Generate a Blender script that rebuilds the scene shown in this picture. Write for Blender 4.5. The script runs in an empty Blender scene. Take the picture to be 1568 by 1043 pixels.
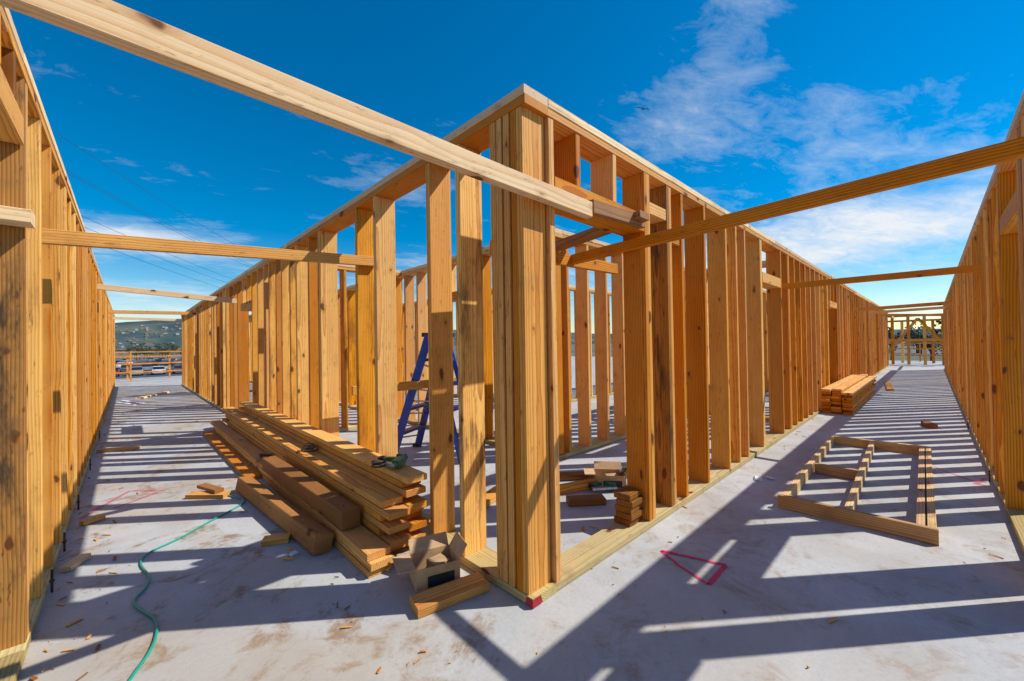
import bpy, bmesh, math, random
from mathutils import Vector, Matrix, noise
random.seed(7)
R=random.Random(11)
scene=bpy.context.scene
scene.view_settings.view_transform='Standard'
scene.view_settings.look='None'
scene.view_settings.exposure=0

# ------------------------------------------------------------ node helpers
def new_mat(name):
    m=bpy.data.materials.new(name); m.use_nodes=True
    nt=m.node_tree
    return m,nt,nt.nodes['Principled BSDF']
def N(nt,t,**kw):
    n=nt.nodes.new(t)
    for k,v in kw.items(): setattr(n,k,v)
    return n
def setin(nt,sock,v):
    if isinstance(v,bpy.types.NodeSocket): nt.links.new(v,sock)
    else:
        if isinstance(v,tuple) and len(v)==3 and sock.type=='RGBA': v=(*v,1)
        sock.default_value=v
def M(nt,op,a,b=None,c=None,clamp=False):
    n=N(nt,'ShaderNodeMath',operation=op); n.use_clamp=clamp
    setin(nt,n.inputs[0],a)
    if b is not None: setin(nt,n.inputs[1],b)
    if c is not None: setin(nt,n.inputs[2],c)
    return n.outputs[0]
def MIX(nt,f,a,b,mode='MIX'):
    n=N(nt,'ShaderNodeMix',data_type='RGBA',blend_type=mode)
    setin(nt,n.inputs[0],f); setin(nt,n.inputs[6],a); setin(nt,n.inputs[7],b)
    return n.outputs[2]
def RAMP(nt,f,stops):
    n=N(nt,'ShaderNodeValToRGB'); e=n.color_ramp.elements
    while len(e)<len(stops): e.new(0.5)
    for i,(p,c) in enumerate(stops):
        e[i].position=p; e[i].color=c if len(c)==4 else (*c,1)
    setin(nt,n.inputs[0],f); return n.outputs[0]
def NOISE(nt,vec,scale,detail=4,rough=.55,dist=0):
    n=N(nt,'ShaderNodeTexNoise'); n.inputs['Scale'].default_value=scale
    n.inputs['Detail'].default_value=detail; n.inputs['Roughness'].default_value=rough
    n.inputs['Distortion'].default_value=dist
    if vec is not None: nt.links.new(vec,n.inputs['Vector'])
    return n.outputs['Fac']
def MAPS(nt,vec,s):
    n=N(nt,'ShaderNodeVectorMath',operation='MULTIPLY'); nt.links.new(vec,n.inputs[0]); n.inputs[1].default_value=s
    return n.outputs[0]
def BUMP(nt,h,bsdf,strength=.3,dist=.004):
    b=N(nt,'ShaderNodeBump'); b.inputs['Strength'].default_value=strength; b.inputs['Distance'].default_value=dist
    nt.links.new(h,b.inputs['Height']); nt.links.new(b.outputs[0],bsdf.inputs['Normal'])

def wood(name,dark,light,pith,weather=0.25,knotc=(.09,.03,.01,1),mould=.65,scuff=.45):
    m,nt,bs=new_mat(name)
    at=N(nt,'ShaderNodeAttribute',attribute_name='gc'); gc=at.outputs['Vector']
    tn=N(nt,'ShaderNodeAttribute',attribute_name='tone').outputs['Fac']
    tn2=N(nt,'ShaderNodeAttribute',attribute_name='tone2').outputs['Fac']
    w=N(nt,'ShaderNodeTexWave',wave_type='RINGS',rings_direction='X',wave_profile='SAW')
    nt.links.new(MAPS(nt,gc,(.55,1,1)),w.inputs['Vector'])
    w.inputs['Scale'].default_value=25; w.inputs['Distortion'].default_value=7
    w.inputs['Detail'].default_value=2; w.inputs['Detail Scale'].default_value=.10; w.inputs['Detail Roughness'].default_value=.55
    ring=M(nt,'POWER',w.outputs['Fac'],2.2)
    fib=NOISE(nt,MAPS(nt,gc,(2.2,120,120)),1,2,.6)
    blotch=NOISE(nt,MAPS(nt,gc,(1.3,7,7)),1,2,.6)
    f=M(nt,'ADD',M(nt,'MULTIPLY',ring,.72),M(nt,'MULTIPLY',blotch,.6))
    f=M(nt,'ADD',f,M(nt,'MULTIPLY',tn,.62)); f=M(nt,'SUBTRACT',f,.33,clamp=True)
    col=RAMP(nt,f,[(0,light),(.5,tuple((a+b)/2 for a,b in zip(light,dark))),(1,dark)])
    col=MIX(nt,M(nt,'MULTIPLY',fib,.5),col,pith,'MULTIPLY')
    hs=N(nt,'ShaderNodeHueSaturation')
    setin(nt,hs.inputs['Hue'],M(nt,'ADD',.490,M(nt,'MULTIPLY',tn2,.014)))
    setin(nt,hs.inputs['Saturation'],M(nt,'ADD',.93,M(nt,'MULTIPLY',tn,.15)))
    setin(nt,hs.inputs['Value'],M(nt,'ADD',.80,M(nt,'MULTIPLY',tn2,.32)))
    nt.links.new(col,hs.inputs['Color']); col=hs.outputs[0]
    # knots
    v=N(nt,'ShaderNodeTexVoronoi',feature='F1'); v.inputs['Scale'].default_value=1; v.inputs['Randomness'].default_value=1
    wob=N(nt,'ShaderNodeTexNoise'); wob.inputs['Scale'].default_value=14; wob.inputs['Detail'].default_value=1; nt.links.new(gc,wob.inputs['Vector'])
    av=N(nt,'ShaderNodeVectorMath',operation='MULTIPLY_ADD'); nt.links.new(wob.outputs['Color'],av.inputs[0]); av.inputs[1].default_value=(.05,.04,.04); nt.links.new(gc,av.inputs[2])
    nt.links.new(MAPS(nt,av.outputs[0],(4.4,9.0,9.0)),v.inputs['Vector'])
    sep=N(nt,'ShaderNodeSeparateColor'); nt.links.new(v.outputs['Color'],sep.inputs[0])
    size=M(nt,'MULTIPLY',M(nt,'SUBTRACT',sep.outputs[0],.42,clamp=True),.42)
    k=M(nt,'SUBTRACT',size,v.outputs['Distance'])
    kc=M(nt,'MULTIPLY',k,20,clamp=True)
    halo=M(nt,'MULTIPLY',M(nt,'ADD',k,.15,clamp=True),3.0,clamp=True)
    halo=M(nt,'MULTIPLY',halo,M(nt,'GREATER_THAN',size,.02))
    col=MIX(nt,M(nt,'MULTIPLY',halo,.8),col,(.42,.13,.025,1))
    col=MIX(nt,M(nt,'MULTIPLY',kc,.85),col,knotc)
    # dirt and scuffs
    tc=N(nt,'ShaderNodeNewGeometry').outputs['Position']
    d=NOISE(nt,tc,5,4,.7); d=RAMP(nt,d,[(.53,(0,0,0)),(.72,(1,1,1))])
    col=MIX(nt,M(nt,'MULTIPLY',d,weather),col,(.22,.11,.045,1))
    d2=NOISE(nt,MAPS(nt,gc,(9,45,45)),1,3,.7); d2r=RAMP(nt,d2,[(.61,(0,0,0)),(.68,(1,1,1))])
    col=MIX(nt,M(nt,'MULTIPLY',d2r,scuff),col,(.16,.065,.018,1))
    # blue-stain mould on a few boards
    ms=M(nt,'MULTIPLY',M(nt,'SUBTRACT',tn2,.84,clamp=True),9,clamp=True)
    mo=RAMP(nt,M(nt,'ADD',M(nt,'MULTIPLY',blotch,.8),M(nt,'MULTIPLY',d2,.35)),[(.59,(0,0,0)),(.72,(1,1,1))])
    col=MIX(nt,M(nt,'MULTIPLY',M(nt,'MULTIPLY',ms,mo),mould),col,(.08,.045,.022,1))
    nt.links.new(col,bs.inputs['Base Color'])
    bs.inputs['Roughness'].default_value=.65
    bs.inputs['Specular IOR Level'].default_value=.2
    h=M(nt,'ADD',M(nt,'MULTIPLY',w.outputs['Fac'],.3),fib)
    BUMP(nt,h,bs,.4,.002)
    return m
WOOD=wood('fir_lumber',(.56,.185,.018),(.98,.585,.145),(.80,.52,.26))
WPALE=wood('pale_lumber',(.74,.38,.12),(.96,.74,.42),(.87,.70,.5,1),.15)
PTW=wood('treated_plate',(.40,.29,.11),(.70,.56,.26),(.7,.64,.46,1),.45)
WOLD=wood('weathered_lumber',(.20,.08,.02),(.46,.23,.07),(.6,.42,.25,1),.55)
WROUGH=wood('rough_sawn_lumber',(.20,.075,.015),(.56,.27,.07),(.62,.42,.24,1),.7,mould=1.0,scuff=.8)

def simple(name,col,rough=.5,metal=0,var=.25,scale=8,bump=0):
    m,nt,bs=new_mat(name)
    p=N(nt,'ShaderNodeTexCoord').outputs['Object']
    n=NOISE(nt,p,scale,4,.6)
    c2=tuple(max(0,c*(1-var)) for c in col[:3])+(1,)
    c1=tuple(min(1,c*(1+var*.4)) for c in col[:3])+(1,)
    c=RAMP(nt,n,[(.35,c2),(.65,c1)])
    nt.links.new(c,bs.inputs['Base Color']); bs.inputs['Roughness'].default_value=rough; bs.inputs['Metallic'].default_value=metal
    if bump: BUMP(nt,n,bs,bump,.01)
    return m

# ------------------------------------------------------------ mesh helpers
class B:
    def __init__(s): s.v=[];s.f=[];s.gc=[];s.t=[];s.t2=[];s.mi=[]
    def beam(s,a,b,w,t,up=(0,0,1),mi=0,c=.003,tone=None,twist=0,tone2=None):
        a=Vector(a);b=Vector(b);d=(b-a);L=d.length;d.normalize()
        up=Vector(up); up=(up-d*up.dot(d)).normalized(); sd=d.cross(up)
        if twist:
            q=Matrix.Rotation(twist,3,d); up=q@up; sd=q@sd
        hw=w/2;ht=t/2
        prof=[(hw-c,ht),(hw,ht-c),(hw,-ht+c),(hw-c,-ht),(-hw+c,-ht),(-hw,-ht+c),(-hw,ht-c),(-hw+c,ht)]
        o=len(s.v); ox=R.uniform(0,60);oy=R.uniform(-.13,.13);oz=R.choice([-1,1])*R.uniform(.02,.10)
        tn=R.random() if tone is None else tone; tn2=R.random() if tone2 is None else tone2
        nseg=max(1,int(L/.8)); bow=R.uniform(-.004,.004) if L>1 else 0
        for i in range(nseg+1):
            f=i/nseg; k=math.sin(f*math.pi)*bow
            for (pw,pt) in prof:
                s.v.append(a+d*(L*f)+up*(pw)+sd*(pt+k)); s.gc.append((L*f+ox,pw+oy,pt+oz)); s.t.append(tn);s.t2.append(tn2)
        for i in range(nseg):
            for j in range(8):
                q=o+i*8; s.f.append((q+j,q+(j+1)%8,q+8+(j+1)%8,q+8+j)); s.mi.append(mi)
        s.f.append(tuple(o+j for j in range(7,-1,-1))); s.mi.append(mi)
        q=o+nseg*8; s.f.append(tuple(q+j for j in range(8))); s.mi.append(mi)
    def box(s,x0,x1,y0,y1,z0,z1,mi=0,tone=None,tone2=None):
        dx,dy,dz=x1-x0,y1-y0,z1-z0; cx,cy,cz=(x0+x1)/2,(y0+y1)/2,(z0+z1)/2
        m=max(dx,dy,dz)
        if m==dz: s.beam((cx,cy,z0),(cx,cy,z1),dx,dy,(1,0,0),mi,tone=tone,tone2=tone2)
        elif m==dx: s.beam((x0,cy,cz),(x1,cy,cz),dz,dy,(0,0,1),mi,tone=tone,tone2=tone2)
        else: s.beam((cx,y0,cz),(cx,y1,cz),dz,dx,(0,0,1),mi,tone=tone,tone2=tone2)
    def make(s,name,mats):
        me=bpy.data.meshes.new(name); me.from_pydata(s.v,[],s.f)
        bm=bmesh.new(); bm.from_mesh(me); bmesh.ops.recalc_face_normals(bm,faces=bm.faces); bm.to_mesh(me); bm.free()
        g=me.attributes.new('gc','FLOAT_VECTOR','POINT'); g.data.foreach_set('vector',[c for p in s.gc for c in p])
        g=me.attributes.new('tone','FLOAT','POINT'); g.data.foreach_set('value',s.t)
        g=me.attributes.new('tone2','FLOAT','POINT'); g.data.foreach_set('value',s.t2)
        for m in mats: me.materials.append(m)
        me.polygons.foreach_set('material_index',s.mi)
        ob=bpy.data.objects.new(name,me); scene.collection.objects.link(ob); return ob
def mesh_ob(name,v,f,mats,mi=None,smooth=False,recalc=True):
    me=bpy.data.meshes.new(name); me.from_pydata(v,[],f)
    if recalc:
        bm=bmesh.new(); bm.from_mesh(me); bmesh.ops.recalc_face_normals(bm,faces=bm.faces); bm.to_mesh(me); bm.free()
    for m in mats: me.materials.append(m)
    if mi: me.polygons.foreach_set('material_index',mi)
    if smooth: me.polygons.foreach_set('use_smooth',[True]*len(me.polygons))
    ob=bpy.data.objects.new(name,me); scene.collection.objects.link(ob); return ob
class P:
    def __init__(s): s.v=[];s.f=[];s.mi=[]
    def box(s,c,d,mi=0,rot=None,taper=1.0):
        o=len(s.v); c=Vector(c)
        for z in(-1,1):
            k=taper if z>0 else 1
            for x,y in((-1,-1),(1,-1),(1,1),(-1,1)):
                p=Vector((x*d[0]/2*k,y*d[1]/2*k,z*d[2]/2))
                if rot: p=rot@p
                s.v.append(c+p)
        for q in((0,3,2,1),(4,5,6,7),(0,1,5,4),(1,2,6,5),(2,3,7,6),(3,0,4,7)):
            s.f.append(tuple(o+i for i in q)); s.mi.append(mi)
    def bar(s,a,b,w,t,mi=0,up=(0,0,1)):
        a=Vector(a);b=Vector(b);d=(b-a).normalized();u=Vector(up);u=(u-d*u.dot(d)).normalized();r=d.cross(u);o=len(s.v)
        for p in(a,b):
            for x,y in((-1,-1),(1,-1),(1,1),(-1,1)): s.v.append(p+u*(x*w/2)+r*(y*t/2))
        for q in((0,3,2,1),(4,5,6,7),(0,1,5,4),(1,2,6,5),(2,3,7,6),(3,0,4,7)):
            s.f.append(tuple(o+i for i in q)); s.mi.append(mi)
    def cyl(s,a,b,r,mi=0,n=12,r2=None):
        a=Vector(a);b=Vector(b);d=(b-a).normalized();u=d.orthogonal().normalized();w=d.cross(u);o=len(s.v);r2=r if r2 is None else r2
        for p,rr in((a,r),(b,r2)):
            for i in range(n):
                t=2*math.pi*i/n; s.v.append(p+u*(math.cos(t)*rr)+w*(math.sin(t)*rr))
        for i in range(n):
            s.f.append((o+i,o+(i+1)%n,o+n+(i+1)%n,o+n+i)); s.mi.append(mi)
        s.f.append(tuple(o+i for i in range(n-1,-1,-1))); s.mi.append(mi)
        s.f.append(tuple(o+n+i for i in range(n))); s.mi.append(mi)
    def prism(s,prof,y0,y1,mi=0,M4=None):
        o=len(s.v);n=len(prof)
        for y in(y0,y1):
            for x,z in prof:
                p=Vector((x,y,z)); s.v.append(M4@p if M4 else p)
        for i in range(n):
            s.f.append((o+i,o+(i+1)%n,o+n+(i+1)%n,o+n+i)); s.mi.append(mi)
        s.f.append(tuple(o+i for i in range(n-1,-1,-1))); s.mi.append(mi)
        s.f.append(tuple(o+n+i for i in range(n))); s.mi.append(mi)
    def make(s,name,mats,bevel=0,smooth=False):
        ob=mesh_ob(name,s.v,s.f,mats,s.mi,smooth)
        if bevel:
            b=ob.modifiers.new('bev','BEVEL'); b.width=bevel; b.segments=2; b.limit_method='ANGLE'
        return ob

H=2.75; T=.19; ST=.048
# ------------------------------------------------------------ stud walls
def stud_wall(name,axis,base,s0,s1,studs,openings=(),h=H,blocks=(),trim0=0,trim1=0,Tw=T,tone=None,tones={}):
    """axis 'x' : runs along X, occupies Y base..base+Tw ; axis 'y' : runs along Y, occupies X base..base+Tw"""
    b=B()
    def bx(sa,sb,ta,tb,za,zb,mi=0,tone=None):
        if axis=='x': b.box(sa,sb,base+ta,base+tb,za,zb,mi,tone)
        else: b.box(base+ta,base+tb,sa,sb,za,zb,mi,tone)
    def run(sa,sb,za,zb,mi,e=0,tone=None):
        x=sa
        while x<sb-.01:
            y=min(sb,x+R.uniform(3.6,4.9))
            if sb-y<.8: y=sb
            bx(x,y-.003,-e+R.uniform(0,.002),Tw+e-R.uniform(0,.002),za,zb,mi,tone); x=y
    run(s0,s1,.002,.05,1)
    run(s0+trim0,s1,h-.098,h-.0505,0,0)
    run(s0,s1-trim1,h-.0495,h,2,.003,.15)
    zb,zt=.051,h-.099
    for s in studs:
        p=s
        hit=False
        for (a,c,z0,z1) in openings:
            if a<p+ST/2<c: hit=True; oz=(z0,z1)
        j=R.uniform(0,.004); l=R.uniform(-.006,.006); l2=R.uniform(-.006,.006)
        if not hit: spans=[(zb,zt)]
        else:
            spans=[]
            if oz[1]<zt-.06: spans.append((oz[1]+.001,zt))
            if oz[0]>.1: spans.append((zb,oz[0]-.001))
        tt=tones.get(s,(tone,None))
        for (za,zc) in spans:
            if axis=='x': A=(p+ST/2+l,base+Tw/2+j,za);C=(p+ST/2+l2,base+Tw/2+j,zc); u=(0,1,0)
            else: A=(base+Tw/2+j,p+ST/2+l,za);C=(base+Tw/2+j,p+ST/2+l2,zc); u=(1,0,0)
            b.beam(A,C,Tw-.006-R.uniform(0,.006),ST-.002,u,tt[2] if len(tt)>2 else 0,tone=tt[0],tone2=tt[1])
    for (a,c,z0,z1) in openings:
        if z1<zt: bx(a,c,.004,Tw-.004,z1-.13,z1,0)
        if z0>.1: bx(a,c,.004,Tw-.004,z0-.05,z0,0)
    for (sa,sb,za,zc,ta,tb,mi) in blocks: bx(sa,sb,ta,tb,za,zc,mi)
    return b.make(name,[WOOD,PTW,WPALE,WROUGH])
def seq(a,b,sp,dbl=.12):
    out=[];x=a
    while x<b:
        out.append(x+R.uniform(-.012,.012))
        if R.random()<dbl: out.append(out[-1]+ST)
        x+=sp
    return out

studsL=[.032,.082,.135,.19,.24,.585,.935,1.77,2.16,3.12,3.17,3.5,3.98,4.24,4.62,4.9,5.3,5.6]+seq(6.0,18.45,.41,.25)+[18.5]
stud_wall('stud_wall','y',0,0,18.6,studsL,openings=[(6.45,7.35,.0,2.2)],
   tones={.032:(.45,.5),.082:(.9,.3),.585:(.2,.97),.935:(.45,.5),1.77:(.1,.5),2.16:(.85,.9),3.12:(.2,.7)})
studsR=[.195,.45,.85,1.27,1.32,1.64,1.69,1.92,2.4,2.98,3.3,3.6,4.2,4.25,5.2,5.6,5.65]+seq(6.0,26.0,.41,.2)
stud_wall('stud_wall','x',0,T+.001,26.3,studsR,openings=[(.245,1.268,.0,2.33),(4.3,5.19,0,2.25),(9.2,10.1,0,2.2)],
   blocks=[(1.37,1.64,2.36,2.45,.01,.15,0),(1.74,1.92,2.2,2.3,.02,.16,0)],
   tones={.195:(.1,.3),1.27:(.8,.3),1.32:(.5,.6),1.64:(.7,.98,3),1.69:(.4,.5),2.4:(.9,.3),1.92:(.9,.4)})
studsO=seq(-2.9,-.2,.41)+[.0,.5,.9,1.20,1.43,1.48,1.9,2.31]+seq(2.75,20.8,.41,.2)+[20.9]
stud_wall('stud_wall','y',-1.85-T,-3,21,studsO,openings=[(.05,1.425,.0,2.46)],blocks=[(1.30,1.42,1.95,2.01,.02,.22,2)],
   tones={1.20:(.8,.5,3),1.43:(.45,.95,3),1.48:(.2,.5),1.9:(.3,.9),2.31:(.6,.4)})
studsQ=seq(-3.0,.2,.43)+[.2,.25,.95,1.85,1.90,2.22,2.30,2.44,3.42,3.47]+seq(3.85,24.3,.41,.2)
stud_wall('stud_wall','x',-1.84-T,-3.2,24.4,studsQ,openings=[(.3,1.84,0,2.3),(2.5,3.41,0,2.3)],tones={3.42:(.9,.4)})
stud_wall('stud_wall','y',2.1,1.6,18.2,seq(1.63,18,.43,.2),openings=[(3.3,4.2,0,2.2)])
stud_wall('stud_wall','x',1.6,2.1+T+.002,25.5,seq(2.35,25.3,.43,.2),openings=[(6.3,7.2,0,2.2)])
stud_wall('stud_wall','y',4.9,4.4,18.0,seq(4.43,17.9,.42))
stud_wall('stud_wall','x',4.4,4.9+T+.002,25.0,seq(5.15,24.9,.42))
for yy in (5.2,9.4,13.5):
    stud_wall('stud_wall','x',yy,T+.004,2.098,seq(.25,2.0,.41))
for xx in (6.4,11.2,16.5):
    stud_wall('stud_wall','y',xx,T+.004,1.598,seq(.25,1.5,.41))

# ------------------------------------------------------------ temporary braces across corridors
def brace(a,b,w=.118,t=.048,mat=WPALE,tone=None,up=(0,0,1)):
    k=B(); k.beam(a,b,w,t,up,0,tone=tone,tone2=.5); return k.make('wooden_brace',[mat])
brace((-2.02,-.030,2.215),(.52,-.030,2.185),.092,.05,WPALE,.10)
brace((1.225,-2.0,2.185),(1.225,.72,2.085),.080,.045,WOOD,.9)
brace((-1.98,2.125,2.045),(.17,2.125,2.17),.085,.045,WOOD,.35)
brace((-1.98,7.9,2.43),(.1,7.9,2.30),.09,.048,WPALE,.3)
brace((-2.0,13.2,2.38),(.1,13.2,2.42),.09,.048,WOOD,.3)
brace((-2.1,18.3,2.52),(.3,18.3,2.5),.09,.048,WPALE,.2)
brace((5.4,-1.95,2.15),(5.4,.2,2.16),.080,.045,WOOD,.85)
brace((13.4,-1.95,2.25),(13.4,.2,2.2),.09,.048,WOOD,.5)
brace((17.5,-1.95,2.35),(17.5,.2,2.3),.09,.048,WPALE,.4)
brace((21.5,-1.95,2.25),(21.5,.2,2.4),.09,.048,WOOD,.4)
brace((1.10,-.09,2.265),(1.10,.85,2.18),.05,.13,WOLD,.1)
brace((.56,-.02,2.22),(1.2,-.02,2.25),.085,.04,WOLD,.0)
brace((.3,.62,2.05),(2.0,.7,2.11),.10,.045,WOOD,.8)
brace((.25,2.9,.9),(2.05,2.9,.9),.10,.045,WOOD,.6)

# ------------------------------------------------------------ lumber stack (left corridor)
st=B(); 
def col(x0,w,z0,n,yn,yf,th=.045,jx=.008,jy=.09):
    z=z0
    for i in range(n):
        j=R.uniform(-jx,jx)
        st.box(x0+j,x0+w+j,yn+R.uniform(-jy,jy),yf+R.uniform(-.5,.3),z+.002,z+th-.002,0,tone=R.uniform(.15,.9),tone2=R.uniform(0,.83)); z+=th
    return z
col(-.165,.15,.0,11,1.05,6.6)
col(-.325,.15,.0,8,1.0,6.9)
col(-.485,.15,.0,3,.9,7.1)
col(-.63,.14,.0,1,3.4,7.2)
st.make('lumber_stack',[WOOD])
t=B(); t.beam((-.415,1.30,.205),(-.47,3.25,.205),.125,.125,(0,0,1),0,c=.005,tone=.5,tone2=.4); t.make('timber_post',[WOLD])
t=B(); t.beam((-.575,1.37,.069),(-.70,3.2,.069),.12,.12,(0,0,1),0,c=.005,tone=.3,twist=.2,tone2=.6); t.make('timber_post',[WROUGH])
st=B()
for k,(x0,n) in enumerate([(-.46,9),(-.30,10),(-.145,10)]):
    z=.0
    for i in range(n):
        st.box(7.95+R.uniform(-.1,.1),12.1+R.uniform(-.5,.5),x0+R.uniform(-.005,.005),x0+.143,z+.002,z+.043,0,tone=R.uniform(.0,.4) if i>n-2 else R.uniform(.6,1),tone2=.4); z+=.045
st.make('lumber_stack',[WOOD])
st=B()
for i in range(5):
    a=R.uniform(-.3,.3); y=.11+R.uniform(-.01,.02)
    st.beam((1.08,y,.075+.046*i),(1.25,y+.03*a,.075+.046*i),.042,.13,(0,0,1),tone=.95)
st.make('scrap_block_stack',[WOLD])
def plank(name,a,b,w,t,mat=WOOD,tone=None,up=(0,0,1)):
    k=B(); k.beam(a,b,w,t,up,0,tone=tone,tone2=R.uniform(.2,.8)); k.make(name,[mat])
plank('lumber_offcut',(-.45,.42,.026),(-.05,.34,.026),.048,.135,WOOD,.35)
plank('lumber_offcut',(-.83,1.82,.02),(-.68,1.74,.02),.04,.09,WOOD,.3)
plank('lumber_offcut',(1.3,.95,.03),(1.75,.75,.05),.09,.05,WOOD,.6)
plank('lumber_offcut',(1.2,.72,.03),(1.45,.52,.03),.05,.12,WOLD,.6)
plank('lumber_offcut',(1.5,1.3,.03),(2.0,.9,.03),.05,.12,WOLD,.5)
plank('lumber_offcut',(.6,1.2,.03),(1.3,1.45,.03),.05,.12,WOOD,.5)
plank('lumber_offcut',(-1.1,3.35,.02),(-.85,3.1,.02),.04,.1,WOOD,.4)
plank('lumber_offcut',(-1.0,3.45,.06),(-.9,3.15,.06),.03,.08,WOLD,.4)
plank('lumber_offcut',(-1.78,3.2,.02),(-1.66,3.26,.02),.03,.06,WOOD,.2)
plank('lumber_offcut',(-1.8,2.3,.02),(-1.72,2.45,.02),.03,.06,WPALE,.2)
plank('lumber_offcut',(-1.8,6.4,.02),(-1.4,6.2,.02),.04,.09,WOOD,.2)
plank('lumber_offcut',(7.3,-1.45,.03),(7.6,-1.38,.03),.06,.12,WOLD,.7)
plank('lumber_offcut',(13,-.7,.02),(15.5,-.5,.02),.05,.14,WOOD,.4)
plank('lumber_offcut',(-1.3,14,.02),(-.6,15.5,.02),.05,.14,WPALE,.2)

# ------------------------------------------------------------ framed panel on the floor
f=B(); hh=.105
f.beam((2.37,-1.47,hh/2),(2.37,-.56,hh/2),hh,.045,(0,0,1),0,tone=.6)
f.beam((5.25,-1.44,hh/2),(5.20,-.5,hh/2),hh,.045,(0,0,1),0,tone=.4)
f.beam((2.396,-.60,hh/2),(5.175,-.53,hh/2),hh-.004,.045,(0,0,1),0,tone=.1)
f.beam((2.396,-1.0,hh/2),(5.20,-.93,hh/2),hh-.006,.045,(0,0,1),0,tone=.0)
f.beam((2.396,-1.385,hh/2),(5.22,-1.36,hh/2),hh-.003,.045,(0,0,1),0,tone=.0)
f.beam((2.396,-1.44,hh/2),(5.22,-1.412,hh/2),hh-.007,.045,(0,0,1),0,tone=.3)
f.box(3.6,3.648,-.97,-.60,.005,.10)
f.make('wooden_panel_frame',[wood('dull_lumber',(.42,.21,.07),(.82,.55,.25),(.7,.55,.38,1),.4)])

# ------------------------------------------------------------ cardboard boxes
CARD=simple('cardboard',(.60,.38,.19),.85,0,.15,14)
CARDIN=simple('cardboard_inside',(.50,.32,.16),.9,0,.2,14)
BLACK=simple('black_print',(.025,.025,.027),.5,0,.3,10)
GREENP=simple('green_plastic',(.03,.22,.09),.4,0,.3,30)
STEEL=simple('steel',(.35,.35,.37),.35,.9,.3,30)
def cbox(name,loc,rot,w,d,h):
    p=P(); th=.004
    p.box((0,0,th),(w,d,th),2)
    for sx in(-1,1): p.box((sx*w/2,0,h/2),(th,d-.002,h))
    for sy in(-1,1): p.box((0,sy*d/2,h/2),(w+th,th,h))
    p.box((w*.06,-d/2-.004,h*.36),(w*.62,.003,h*.5),1)
    def flap(hinge,out,length,wid,ang):
        hinge=Vector(hinge);out=Vector(out)
        e=hinge+out*(length*math.cos(ang))+Vector((0,0,length*math.sin(ang)))
        side=Vector((-out.y,out.x,0))
        nrm=(e-hinge).cross(side).normalized()*th/2
        o=len(p.v)
        for q in(hinge,e):
            for s_ in(-1,1):
                for k in(-1,1): p.v.append(q+side*(s_*wid/2)+nrm*k)
        for q in((0,1,3,2),(4,6,7,5),(0,4,5,1),(2,3,7,6),(0,2,6,4),(1,5,7,3)):
            p.f.append(tuple(o+i for i in q)); p.mi.append(0)
    flap((-w/2,0,h),(-1,0,0),.10,d*.97,.05)
    flap((w/2,0,h),(1,0,0),.09,d*.97,1.0)
    flap((0,d/2,h),(0,1,0),.08,w*.95,.9)
    p.box((.03,.02,h*.45),(w*.4,d*.5,h*.6),2,Matrix.Rotation(.3,3,'Z'))
    ob=p.make(name,[CARD,BLACK,CARDIN]); ob.location=loc; ob.rotation_euler=(0,0,rot); return ob
cbox('cardboard_box',(-.21,.60,.003),math.radians(-18),.25,.20,.125)
cbox('cardboard_box',(1.85,.72,.003),math.radians(-50),.28,.2,.12)

# ------------------------------------------------------------ nail guns
def nail_gun(loc,rot,s=1):
    p=P()
    p.box((0,0,.05),(.07,.06,.11),1); p.cyl((0,0,.10),(0,0,.15),.035,1)
    p.cyl((0,0,-.02),(0,0,.0),.015,2)
    p.box((.1,0,.10),(.16,.035,.035),1,Matrix.Rotation(.1,3,'Y')); p.box((.18,0,.09),(.03,.045,.06),0)
    p.box((.10,0,.005),(.24,.025,.035),2,Matrix.Rotation(-.35,3,'Y'))
    p.box((.02,0,.14),(.09,.06,.02),0)
    ob=p.make('nail_gun',[BLACK,GREENP,STEEL],.004); ob.location=loc; ob.rotation_euler=rot; ob.scale=(s,s,s)
nail_gun((-.12,1.22,.53),(1.5,0,2.2),.9)
nail_gun((1.95,.62,.14),(1.4,.3,.9))
nail_gun((1.75,.62,.04),(1.5,0,2.9))
nail_gun((.2,1.9,.05),(1.5,0,2.9))

# ------------------------------------------------------------ tubes
def tube(name,pts,r,mat,cyc=False):
    cu=bpy.data.curves.new(name,'CURVE'); cu.dimensions='3D'; cu.bevel_depth=r; cu.bevel_resolution=3; cu.resolution_u=8
    sp=cu.splines.new('NURBS'); sp.points.add(len(pts)-1); sp.use_endpoint_u=True; sp.order_u=3; sp.use_cyclic_u=cyc
    for i,q in enumerate(pts): sp.points[i].co=(*q,1)
    ob=bpy.data.objects.new(name,cu); cu.materials.append(mat); scene.collection.objects.link(ob); return ob
HOSE=simple('teal_hose_rubber',(.0,.36,.26),.35,0,.15,20)
hz=.008
tube('air_hose',[(-.95,3.35,hz),(-.78,3.0,hz),(-.745,2.806,hz),(-.9,2.66,hz),(-1.06,2.526,hz),(-1.25,2.33,hz),(-1.42,2.24,hz),(-1.47,2.1,hz),(-1.42,1.85,hz),(-1.44,1.69,hz),(-1.505,1.59,hz),(-1.47,1.45,hz),(-1.405,1.28,hz),(-1.43,1.05,hz),(-1.52,.863,hz),(-1.66,.5,hz),(-1.6,.1,hz),(-1.3,-.8,hz),(-1.6,-2,hz)],.0062,HOSE)
CORD=simple('black_cord',(.015,.015,.015),.5)
pts=[(-.23+.09*math.cos(t*.9)*(1-.03*t),2.75+.11*math.sin(t*.9)*(1+.02*t),.372+.003*t) for t in range(20)]
tube('power_cord',pts,.006,CORD)
pts=[(-.2+.05*math.cos(t*1.0),1.33+.07*math.sin(t*1.0),.503+.004*t) for t in range(14)]
tube('power_cord',pts,.006,CORD)
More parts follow.
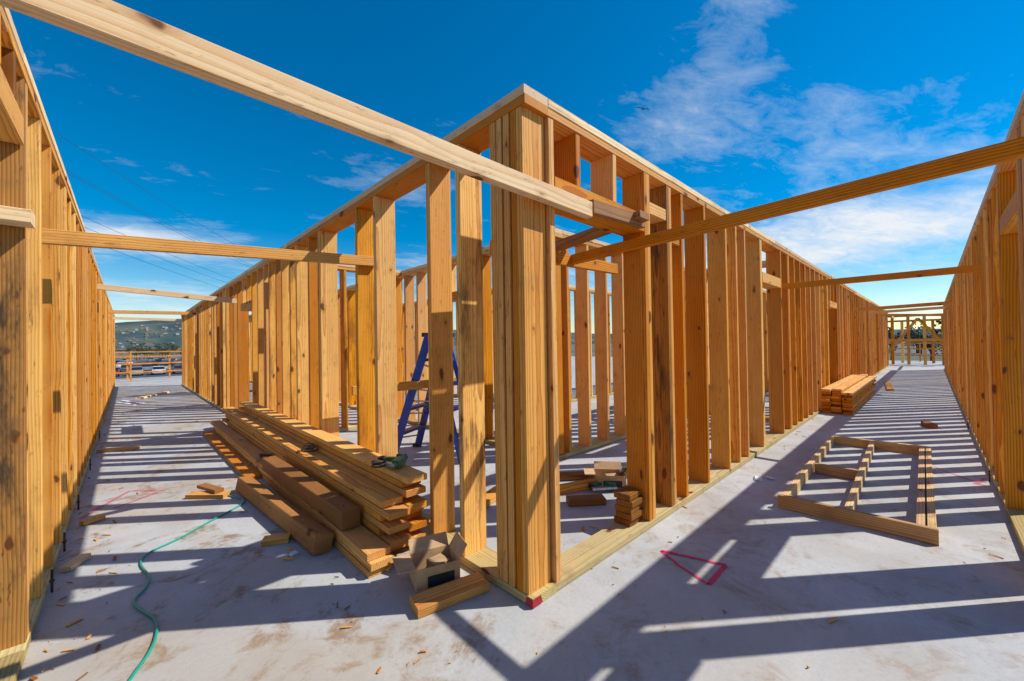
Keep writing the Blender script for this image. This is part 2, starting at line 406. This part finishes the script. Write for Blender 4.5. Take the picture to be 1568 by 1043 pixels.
pts=[(-.40+.05*math.cos(t*1.0),3.75+.09*math.sin(t*.9),.15+.003*t) for t in range(14)]
tube('power_cord',pts,.007,CORD)

# ------------------------------------------------------------ blue step ladder
BLUE=simple('blue_fibreglass',(.005,.06,.42),.4,0,.25,10)
ALU=simple('ladder_steps',(.03,.05,.16),.4,.3,.2,10)
def stepladder(loc,ang):
    p=P(); hgt=1.5
    for sx in(-1,1):
        p.bar((-.5,sx*.29,0),(-.03,sx*.19,hgt),.095,.035,0)
        p.bar((.42,sx*.27,0),(.03,sx*.18,hgt-.03),.06,.03,0)
        p.box((-.51,sx*.29,.02),(.11,.055,.04),2)
        p.bar((-.3,sx*.225,.7),(.22,sx*.205,.7),.02,.006,3)
    for i in range(1,5):
        f=i/5; x=-.5+.47*f; w=.29-.1*f
        p.box((x,0,hgt*f),(.10,2*w,.035),1)
        x=.42-.39*f; p.box((x,0,hgt*f),(.03,2*w-.03,.045),0)
        p.bar((-.5+.47*f,-w,hgt*f-.05),(-.5+.47*(f-.08),w,hgt*f-.13),.02,.01,3)
    p.box((0,0,hgt+.01),(.24,.42,.05),2)
    ob=p.make('step_ladder',[BLUE,ALU,BLACK,STEEL],.004); ob.location=loc; ob.rotation_euler=(0,0,ang)
stepladder((1.33,2.85,.002),math.radians(-62))

# ------------------------------------------------------------ bolts at wall foot
RUST=simple('rusty_steel',(.10,.045,.025),.7,.4,.4,40)
b=P()
for y in [2.05,2.7,3.7,5.3,7.6]:
    x=-1.835+R.uniform(-.005,.01)
    b.cyl((x,y,.0),(x,y,.13),.006,0,8); b.cyl((x,y,.06),(x,y,.07),.012,0,6)
for x in [4.4,7.6]:
    b.cyl((x,-1.82,0),(x,-1.82,.11),.006,0,8); b.cyl((x,-1.82,.06),(x,-1.82,.07),.012,0,6)
b.make('anchor_bolts',[RUST])

# ------------------------------------------------------------ scattered chips and debris
c=B()
def chip(x,y,s):
    a=R.uniform(0,math.pi); L=s*R.uniform(.5,1.6); w=s*R.uniform(.12,.35)
    c.beam((x,y,.004),(x+L*math.cos(a),y+L*math.sin(a),.004+R.uniform(0,.006)),.004+w*.1,w,(0,0,1),R.choice([0,0,1]),c=.001)
for i in range(420):
    k=R.random()
    if k<.65:  x=R.choice([-1.82,-1.82,-.75])+abs(R.gauss(0,.16)) ; y=R.uniform(0,1)**1.4*11; x=min(x,-.1)
    elif k<.85: y=R.choice([-1.8,-.05])+R.choice([-1,1])*abs(R.gauss(0,.1)); x=R.uniform(.2,12)
    elif k<.92: x=R.uniform(-.9,1.2);y=R.uniform(-1.2,.4)
    else: x=R.uniform(.4,2);y=R.uniform(.4,6)
    if -.05<x<.22 and y>0: continue
    chip(x,y,R.choice([.01,.012,.02,.03,.045]))
c.make('wood_debris',[WOOD,WOLD])
PAPER=simple('white_paper',(.75,.76,.8),.7)
p=P()
for (x,y,s,a) in [(3.0,-.25,.11,.3),(3.1,-.33,.08,1.0),(-1.3,12.5,.25,.2),(-1.6,13.6,.3,.9),(-1.45,13.0,.2,.6),(-.72,1.5,.05,.4)]:
    p.box((x,y,.012),(s,s*.7,.012),0,Matrix.Rotation(a,3,'Z')@Matrix.Rotation(.12,3,'X'),.8)
p.make('paper_litter',[PAPER])

# ------------------------------------------------------------ spray-paint marks
m,nt,bs=new_mat('pink_spray_paint')
pos=N(nt,'ShaderNodeNewGeometry').outputs['Position']
n=NOISE(nt,pos,70,4,.7)
edge=N(nt,'ShaderNodeAttribute',attribute_name='edge').outputs['Fac']
al=M(nt,'MULTIPLY',M(nt,'SUBTRACT',M(nt,'ADD',edge,M(nt,'MULTIPLY',n,.9)),.68),2.6,clamp=True)
bs.inputs['Base Color'].default_value=(.80,.03,.13,1); bs.inputs['Roughness'].default_value=.6
nt.links.new(M(nt,'MULTIPLY',al,.88),bs.inputs['Alpha'])
PINK=m
m2=m.copy(); m2.name='faded_spray_paint'
for n_ in m2.node_tree.nodes:
    if n_.type=='MATH' and n_.operation=='MULTIPLY' and abs(n_.inputs[1].default_value-.88)<1e-4: n_.inputs[1].default_value=.4
def paint(lines,w,mt_=None):
    v=[];f=[];e=[]
    for ln in lines:
        P3=[]
        for a,b2 in zip(ln[:-1],ln[1:]):
            for i in range(6):
                t=i/6; P3.append(Vector((a[0]+(b2[0]-a[0])*t+R.uniform(-.003,.003),a[1]+(b2[1]-a[1])*t+R.uniform(-.003,.003),.004)))
        P3.append(Vector((*ln[-1],.004)))
        for i,q in enumerate(P3):
            d=(P3[min(i+1,len(P3)-1)]-P3[max(i-1,0)]).normalized(); s=Vector((-d.y,d.x,0))*w*R.uniform(.8,1.2)
            if i==0: o=len(v)
            v+= [q-s,q,q+s]; e+=[0,1,0]
        for i in range(len(P3)-1):
            k=o+3*i; f+=[(k,k+1,k+4,k+3),(k+1,k+2,k+5,k+4)]
    ob=mesh_ob('spray_paint_mark',v,f,[mt_ or PINK]); g=ob.data.attributes.new('edge','FLOAT','POINT'); g.data.foreach_set('value',e)
paint([[(1.02,-.20),(1.13,-.565)],[(1.12,-.56),(.85,-.565)]],.024)
paint([[(.85,-.56),(.93,-.36),(1.02,-.2)]],.016)
paint([[(4.7,-1.45),(4.2,-1.78)],[(4.2,-1.72),(4.5,-1.8)]],.03,m2)
paint([[(-1.8,3.4),(-1.5,4.0),(-1.25,3.75)],[(-1.6,3.5),(-1.3,3.75)]],.03,m2)
REDP=simple('red_marker_paint',(.45,.015,.03),.6,0,.4,40)
mesh_ob('painted_plate_mark',[(-.003,-.005,.006),(.075,-.005,.006),(.06,-.005,.05),(-.003,-.005,.05),(-.003,.05,.008),(-.003,.04,.05)],[(0,1,2,3),(0,3,5,4)],[REDP])

# ------------------------------------------------------------ concrete deck
m,nt,bs=new_mat('concrete'); pos=N(nt,'ShaderNodeNewGeometry').outputs['Position']
n1=NOISE(nt,pos,1.1,4,.6,.4); n2=NOISE(nt,pos,9,4,.65); n3=NOISE(nt,pos,160,2,.6)
col_=RAMP(nt,n1,[(.3,(.46,.465,.455)),(.7,(.62,.625,.61))])
col_=MIX(nt,M(nt,'MULTIPLY',n2,.6),col_,(.70,.70,.70,1),'MULTIPLY')
fine=NOISE(nt,pos,45,4,.7); col_=MIX(nt,.35,col_,RAMP(nt,fine,[(.3,(.62,.62,.62)),(.7,(1,1,1))]),'MULTIPLY')
s1=NOISE(nt,pos,1.7,6,.72,1.2); s1=RAMP(nt,s1,[(.49,(0,0,0)),(.58,(1,1,1)),(.68,(.35,.35,.35))])
s2=NOISE(nt,pos,6,5,.75,.6); s2=RAMP(nt,s2,[(.45,(0,0,0)),(.6,(1,1,1))])
st_=M(nt,'MULTIPLY',s1,s2)
sx_=N(nt,'ShaderNodeSeparateXYZ'); nt.links.new(pos,sx_.inputs[0])
leftc=M(nt,'ADD',.5,M(nt,'MULTIPLY',M(nt,'SUBTRACT',.2,M(nt,'MULTIPLY',sx_.outputs[0],1.0),clamp=True),.5))   # more tracked-in mud in one corridor
col_=MIX(nt,M(nt,'MULTIPLY',st_,leftc),col_,(.27,.16,.08,1))
s4=NOISE(nt,pos,.8,3,.6,.5); s4=RAMP(nt,s4,[(.44,(0,0,0)),(.62,(1,1,1))])
col_=MIX(nt,M(nt,'MULTIPLY',M(nt,'MULTIPLY',s4,.55),leftc),col_,(.40,.31,.21,1))
s3=NOISE(nt,pos,38,2,.8); s3=RAMP(nt,s3,[(.67,(0,0,0)),(.73,(1,1,1))])
col_=MIX(nt,M(nt,'MULTIPLY',s3,.45),col_,(.22,.18,.15,1))
nt.links.new(col_,bs.inputs['Base Color'])
nt.links.new(RAMP(nt,n2,[(.3,(.5,.5,.5)),(.7,(.75,.75,.75))]),bs.inputs['Roughness'])
bs.inputs['Specular IOR Level'].default_value=.3
BUMP(nt,M(nt,'ADD',n3,M(nt,'MULTIPLY',n2,2)),bs,.3,.003)
CONC=m
d=P(); d.box((12,9,-.2),(42,34,.4)); d.make('concrete_floor_slab',[CONC])
d=P(); d.box((12,9,-1.7),(41,33,2.6)); d.make('podium_building',[simple('podium_stucco',(.4,.36,.3),.8)])

# ------------------------------------------------------------ ground, surroundings
m,nt,bs=new_mat('ground_asphalt_and_grass'); pos=N(nt,'ShaderNodeNewGeometry').outputs['Position']
g1=NOISE(nt,pos,.012,5,.6); g2=NOISE(nt,pos,.3,5,.7)
c1=RAMP(nt,g1,[(.42,(.09,.09,.09)),(.5,(.14,.13,.10)),(.58,(.05,.07,.03))])
nt.links.new(MIX(nt,M(nt,'MULTIPLY',g2,.3),c1,(.25,.23,.2,1)),bs.inputs['Base Color']); bs.inputs['Roughness'].default_value=.9
mesh_ob('ground',[(-4000,-4000,-3),(4000,-4000,-3),(4000,4000,-3),(-4000,4000,-3)],[(0,1,2,3)],[m])
mesh_ob('parking_lot',[(-60,45,-2.99),(90,45,-2.99),(90,230,-2.99),(-60,230,-2.99)],[(0,1,2,3)],[simple('asphalt',(.07,.07,.075),.9,0,.3,.3)])
def hills(name,y0,y1,x0,x1,nx,ny,hf,mat):
    v=[];f=[]
    for j in range(ny+1):
        for i in range(nx+1):
            x=x0+(x1-x0)*i/nx; y=y0+(y1-y0)*j/ny
            v.append((x,y,hf(x,y,i/nx,j/ny)-3))
    for j in range(ny):
        for i in range(nx):
            k=j*(nx+1)+i; f.append((k,k+1,k+nx+2,k+nx+1))
    return mesh_ob(name,v,f,[mat],smooth=True)
m,nt,bs=new_mat('hillside'); pos=N(nt,'ShaderNodeNewGeometry').outputs['Position']
g1=NOISE(nt,pos,.006,6,.7); g2=NOISE(nt,pos,.04,5,.7)
c1=RAMP(nt,g1,[(.4,(.015,.04,.04)),(.52,(.05,.08,.05)),(.62,(.14,.13,.07))])
nt.links.new(MIX(nt,M(nt,'MULTIPLY',g2,.5),c1,(.05,.09,.14,1)),bs.inputs['Base Color']); bs.inputs['Roughness'].default_value=1  # bluish distance haze mixed into the hill colour by noise
HM=m
def hf(x,y,a,b):
    n=noise.fractal(Vector((x*.0011,y*.0011,3.1)),1.0,2.0,6)
    return .68*max(0,math.sin(b*math.pi)**.8*(150+75*n+35*math.sin(x*.0035+.6)))
hills('hill',1700,3000,-2600,3400,90,22,hf,HM)
hills('hill',-2600,3400,2400,3600,22,90,lambda x,y,a,b:max(0,math.sin(a*math.pi)**.8*(60+45*noise.fractal(Vector((x*.0013,y*.0011,7.7)),1.0,2.0,6))),HM)
tw=P()
for i in range(620):
    y=R.uniform(380,1800) if i%4 else R.uniform(1700,2000); x=R.uniform(-.12*y-60,.22*y+60); s=R.uniform(5,10)
    b_=(y-1700)/1300
    z=-3+(hf(x,y,0,b_) if y>1705 else 0)
    hh_=R.uniform(4,8)
    tw.box((x,y,z+hh_/2),(s,s*.8,hh_),R.choice([0,1,1]))
    tw.box((x,y,z+hh_+1),(s*1.1,s*.9,2),2,None,.3)
for i in range(160):
    x=R.uniform(600,1200); y=R.uniform(-300,300); s=R.uniform(8,16); hh_=R.uniform(4,9)
    tw.box((x,y,-3+hh_/2),(s,s*.8,hh_),R.choice([0,0,1])); tw.box((x,y,-3+hh_+1),(s*1.1,s*.9,2),2,None,.3)
tw.make('distant_town',[simple('white_stucco',(.45,.45,.45),.9),simple('tan_stucco',(.30,.25,.2),.9),simple('roof_tiles',(.14,.11,.10),.9)])
LEAF=simple('foliage_leaves',(.05,.08,.03),.8,0,.55,.6)
LEAFR=simple('foliage_russet',(.11,.05,.03),.8,0,.5,.6)
BARK=simple('bark',(.12,.08,.05),.9)
def trees(name,spots,mi_leaf):
    p=P()
    for (x,y,h,z) in spots:
        p.cyl((x,y,z),(x+R.uniform(-.3,.3),y,z+h*.55),h*.03,1,7,h*.012)
        for k in range(5):
            a=R.uniform(0,6.28); p.cyl((x,y,z+h*.35),(x+math.cos(a)*h*.22,y+math.sin(a)*h*.22,z+h*R.uniform(.6,.8)),h*.012,1,5,h*.004)
        clumps=[(Vector((x+R.gauss(0,h*.2),y+R.gauss(0,h*.2),z+h*R.uniform(.35,.85))),h*R.uniform(.09,.19)) for k in range(13)]
        for cc,r in clumps:
            for q in range(30):
                dd=Vector((R.gauss(0,1),R.gauss(0,1),R.gauss(0,.8))).normalized()*r*R.uniform(.6,1.05)
                c0=cc+dd; s=h*R.uniform(.018,.04)
                a=Vector((R.gauss(0,1),R.gauss(0,1),R.gauss(0,1))).normalized(); b_=a.orthogonal().normalized(); a2=a.cross(b_)
                o=len(p.v); p.v+=[c0+b_*s,c0+a2*s*.7,c0-b_*s,c0-a2*s*.7]; p.f.append((o,o+1,o+2,o+3)); p.mi.append(mi_leaf)
    ob=mesh_ob(name,p.v,p.f,[LEAF,BARK,LEAFR],p.mi,recalc=False); return ob
trees('tree_row',[(R.uniform(-28,60),R.uniform(235,300),R.uniform(5,8),-3) for i in range(34)],0)
trees('tree_row',[(R.uniform(-60,110),R.uniform(420,600),R.uniform(7,12),-3) for i in range(34)],0)
trees('tree_row',[(R.uniform(60,130),R.uniform(-14,9),R.uniform(5,8),-3) for i in range(12)],2)
trees('tree_row',[(R.uniform(150,190),R.uniform(-22,30),R.uniform(6,9),-3) for i in range(14)],0)

GLASS=simple('car_glass',(.02,.025,.03),.08); TYRE=simple('tyre_rubber',(.02,.02,.02),.8)
paints=[simple('car_paint_white',(.7,.7,.7),.25),simple('car_paint_silver',(.35,.36,.38),.25,.4),simple('car_paint_grey',(.12,.12,.13),.25),simple('car_paint_red',(.3,.02,.02),.25),simple('car_paint_black',(.02,.02,.025),.2),simple('car_paint_blue',(.03,.07,.2),.25),simple('car_paint_beige',(.4,.35,.28),.25)]
def car(x,y,rot,pm):
    p=P(); W=.88
    low=[(-2.2,.35),(-2.25,.7),(-2.1,.92),(-1.3,.98),(1.0,.95),(1.9,.82),(2.2,.65),(2.22,.35)]
    p.prism(low,-W,W,0)
    p.prism([(-1.75,.96),(-1.2,1.42),(.15,1.45),(.95,.95)],-W*.86,W*.86,1)
    p.prism([(-1.22,1.41),(-1.1,1.47),(.1,1.48),(.2,1.43)],-W*.84,W*.84,0)
    for sx in(-1.35,1.4):
        for sy in(-1,1):
            p.cyl((sx,sy*(W-.2),.33),(sx,sy*(W+.02),.33),.33,2,14); p.cyl((sx,sy*(W+.02),.33),(sx,sy*(W+.03),.33),.18,3,10)
    for sy in(-1,1): p.bar((-.45,sy*W*.87,.96),(-.45,sy*W*.87,1.43),.06,.02,0,(1,0,0)); p.box((2.2,sy*.62,.66),(.06,.3,.13),3); p.box((-2.24,sy*.65,.75),(.04,.28,.14),4)
    ob=p.make('parked_car',[pm,GLASS,TYRE,STEEL,REDP],.04); ob.location=(x,y,-2.985); ob.rotation_euler=(0,0,rot)
for row,y in enumerate([95,112,135,165,200]):
    for i in range(7+row):
        if R.random()<.9: car(-9+i*(2.9+.1*row)+R.uniform(-.2,.2)-row*1.5,y+R.uniform(-.4,.4),math.pi/2+R.choice([0,math.pi]),R.choice(paints))

YEL=simple('orange_guard_paint',(.75,.27,.03),.6,0,.3,6)
g=P(); y=24.5
for i in range(9):
    x=-6+i*1.5
    g.bar((x,y,0),(x,y,1.12),.07,.07,0,(1,0,0))
for z in(.35,.75,1.08): g.bar((-6,y-.06,z),(6,y-.06,z),.06,.035,0)
g.bar((-6,y-1.6,1.3),(2,y-1.6,1.3),.05,.03,0)
for x in(-5,-3.2,-1.4,.4): g.bar((x,y-1.6,0),(x,y-1.6,1.35),.06,.06,0,(1,0,0))
g.make('guard_rail',[YEL])
g=P(); x=32.2
for i in range(9):
    yy=-7+i*1.5; g.bar((x,yy,0),(x,yy,1.12),.07,.07,0,(1,0,0))
for z in(.35,.75,1.08): g.bar((x-.06,-7,z),(x-.06,6,z),.08,.035,0)
g.make('guard_rail',[YEL])
e=B()
for yy in [-2.6,-1.95,-1.3,-.7,-.1,.5]: e.box(28,28.14,yy,yy+.12,0,2.5)
e.box(27.99,28.13,-3,1.2,2.501,2.6); e.box(27.95,27.99,-3,1.2,1.2,1.34)
e.beam((27.96,-2.6,.05),(27.96,-1.0,2.4),.12,.04,(0,0,1)); e.beam((27.92,.5,.05),(27.92,-1.0,2.4),.12,.04,(0,0,1))
e.beam((26.3,-.1,2.45),(28,-.1,2.5),.12,.05,(0,0,1)); e.beam((24.4,-1.9,2.45),(28,-1.9,2.5),.12,.05,(0,0,1))
for yy in [-3,-1.6,-.4,.6]: e.box(30,30.14,yy,yy+.12,0,2.3)
e.box(29.99,30.13,-3.4,1.2,2.301,2.4)
e.make('timber_post_frame',[WOOD])
y_=P(); y_.box((62,-7.5,1),(10,6.5,7.6),0)
for k in range(2):
    for q in range(3): y_.box((56.97,-9.6+q*2,-.2+k*2.6),(.08,1.0,1.3),1)
y_.box((62,-7.5,4.95),(10.6,7.1,.4),2)
y_.make('yellow_building',[simple('yellow_stucco',(.62,.42,.06),.85),GLASS,simple('parapet_trim',(.5,.45,.4),.8)])

# ------------------------------------------------------------ power lines, bird
def W(F,r,z): return Vector((-1.515+.692*F+.722*r,-1.457+.722*F-.692*r,z))
PW=simple('utility_pole_wood',(.16,.11,.07),.9)
WIRE=simple('wire_black',(.02,.02,.02),.6)
pl=P()
A0=W(14,-20,0);B0=W(60,-30,0)
for q in(A0,B0):
    pl.cyl((q.x,q.y,-3),(q.x,q.y,12.0),.16,0,10,.11)
    dirv=(B0-A0).normalized(); sdv=Vector((-dirv.y,dirv.x,0))
    pl.bar(q+sdv*1.2+Vector((0,0,11)),q-sdv*1.2+Vector((0,0,11)),.12,.1,0)
for (off,z) in [(-1.1,11.1),(0,10.3),(1.1,11.1),(.12,8.6),(.12,8.1),(.12,7.5)]:
    last=None
    for i in range(25):
        t=i/24; q=A0.lerp(B0,t)+sdv*off; q.z=z-1.1*4*t*(1-t)*.9
        if last: pl.cyl(last,q,.009,1,5)
        last=q.copy()
pl.make('power_line',[PW,WIRE])
bd=[(0,0,0),(.10,0,.02),(-.32,0,.0),(.02,.25,.10),(-.07,.27,.10),(.0,.6,.05),(.02,-.25,.10),(-.07,-.27,.10),(.0,-.6,.05),(-.1,.05,0),(-.1,-.05,0),(.0,0,-.06)]
bf=[(0,3,4,9),(3,5,4),(0,10,7,6),(6,7,8),(1,9,11),(1,11,10),(9,2,11),(10,11,2),(1,0,9),(1,10,0),(9,0,2),(10,2,0)]
bo=mesh_ob('seagull',bd,bf,[simple('gull_feathers',(.10,.10,.11),.8)]); bo.location=(35.9,18.1,24.7); bo.rotation_euler=(.15,.1,math.radians(50)); bo.scale=(1.4,1.4,1.4)

# ------------------------------------------------------------ sun + sky
az=math.radians(-38.8); el=math.radians(47)
sv=Vector((math.cos(el)*math.cos(az),math.cos(el)*math.sin(az),math.sin(el)))
L=bpy.data.lights.new('sun','SUN'); L.energy=5.0; L.angle=math.radians(.5); L.color=(1,.965,.90)
lo=bpy.data.objects.new('sun',L); lo.rotation_euler=(-sv).to_track_quat('-Z','Y').to_euler(); scene.collection.objects.link(lo)
w=bpy.data.worlds.new('World'); scene.world=w; w.use_nodes=True; nt=w.node_tree
w.cycles.sampling_method='MANUAL'; w.cycles.sample_map_resolution=512
bg=nt.nodes['Background']; sk=N(nt,'ShaderNodeTexSky',sky_type='NISHITA'); sk.sun_disc=False
sk.sun_elevation=el; sk.sun_rotation=math.atan2(sv.x,sv.y); sk.air_density=1.0; sk.dust_density=.2; sk.ozone_density=2.0; sk.altitude=50
hs=N(nt,'ShaderNodeHueSaturation'); hs.inputs['Saturation'].default_value=1.66; hs.inputs['Value'].default_value=1.8; hs.inputs['Hue'].default_value=.496
nt.links.new(sk.outputs[0],hs.inputs['Color'])
dr=N(nt,'ShaderNodeTexCoord').outputs['Generated']
sp=N(nt,'ShaderNodeSeparateXYZ'); nt.links.new(dr,sp.inputs[0])
X_,Y_,Z_=sp.outputs
elv=M(nt,'MULTIPLY',M(nt,'ARCSINE',Z_),180/math.pi); azv=M(nt,'MULTIPLY',M(nt,'ARCTAN2',Y_,X_),180/math.pi)
zz=M(nt,'ADD',M(nt,'MAXIMUM',Z_,0),.12)
cb=N(nt,'ShaderNodeCombineXYZ'); setin(nt,cb.inputs[0],M(nt,'DIVIDE',X_,zz)); setin(nt,cb.inputs[1],M(nt,'DIVIDE',Y_,zz))
rt=N(nt,'ShaderNodeVectorRotate'); rt.rotation_type='Z_AXIS'; rt.inputs['Angle'].default_value=math.radians(20); nt.links.new(cb.outputs[0],rt.inputs[0])
cn=NOISE(nt,MAPS(nt,rt.outputs[0],(.9,1.5,1)),1.3,6,.6,.4)
cn2=NOISE(nt,MAPS(nt,rt.outputs[0],(1.2,2.2,1)),4,7,.7,.5)
cl_=M(nt,'ADD',M(nt,'MULTIPLY',cn,.6),M(nt,'MULTIPLY',cn2,.4))
def ell(a0,e0,ra,re,st):
    x=M(nt,'DIVIDE',M(nt,'SUBTRACT',azv,a0),ra); y=M(nt,'DIVIDE',M(nt,'SUBTRACT',elv,e0),re)
    r2=M(nt,'ADD',M(nt,'MULTIPLY',x,x),M(nt,'MULTIPLY',y,y))
    return M(nt,'MULTIPLY',M(nt,'EXPONENT',M(nt,'MULTIPLY',r2,-1)),st)
tot=None
for a in [(22,30,8,8,.66),(15,37,6,7,.65),(7,22,10,6,.38),(-2,12,20,4.5,1.05),(15,10,14,3.5,.8),(89,11.5,9,1.6,1.3),(60,21,8,4,.7),(45,10,30,4,.6),(-60,25,40,12,.5),(150,30,40,12,.5),(85,4,40,4,.8)]:
    e_=ell(*a); tot=e_ if tot is None else M(nt,'ADD',tot,e_)
mask=M(nt,'ADD',M(nt,'MULTIPLY',tot,.27),cl_)
cf=RAMP(nt,mask,[(.575,(0,0,0)),(.70,(.25,.25,.25)),(.94,(1,1,1))])
skc=MIX(nt,M(nt,'MULTIPLY',cf,.95),hs.outputs[0],(12,12.4,12.8,1))
nt.links.new(skc,bg.inputs[0]); bg.inputs[1].default_value=.073

# ------------------------------------------------------------ camera
cam=bpy.data.cameras.new('camera'); co=bpy.data.objects.new('camera',cam); scene.collection.objects.link(co)
cam.sensor_width=36; cam.lens=14.12; cam.clip_end=12000; cam.clip_start=.02
fa=math.radians(46.2); pt=math.radians(.56); rl=math.radians(.9)
fw=Vector((math.cos(fa)*math.cos(pt),math.sin(fa)*math.cos(pt),math.sin(pt)))
rg=Vector((math.sin(fa),-math.cos(fa),0)); up=rg.cross(fw)
up2=up*math.cos(rl)+rg*math.sin(rl); rg2=fw.cross(up2)
mt=Matrix((rg2,up2,-fw)).transposed().to_4x4(); mt.translation=Vector((-1.515,-1.457,1.377)); co.matrix_world=mt
scene.camera=co
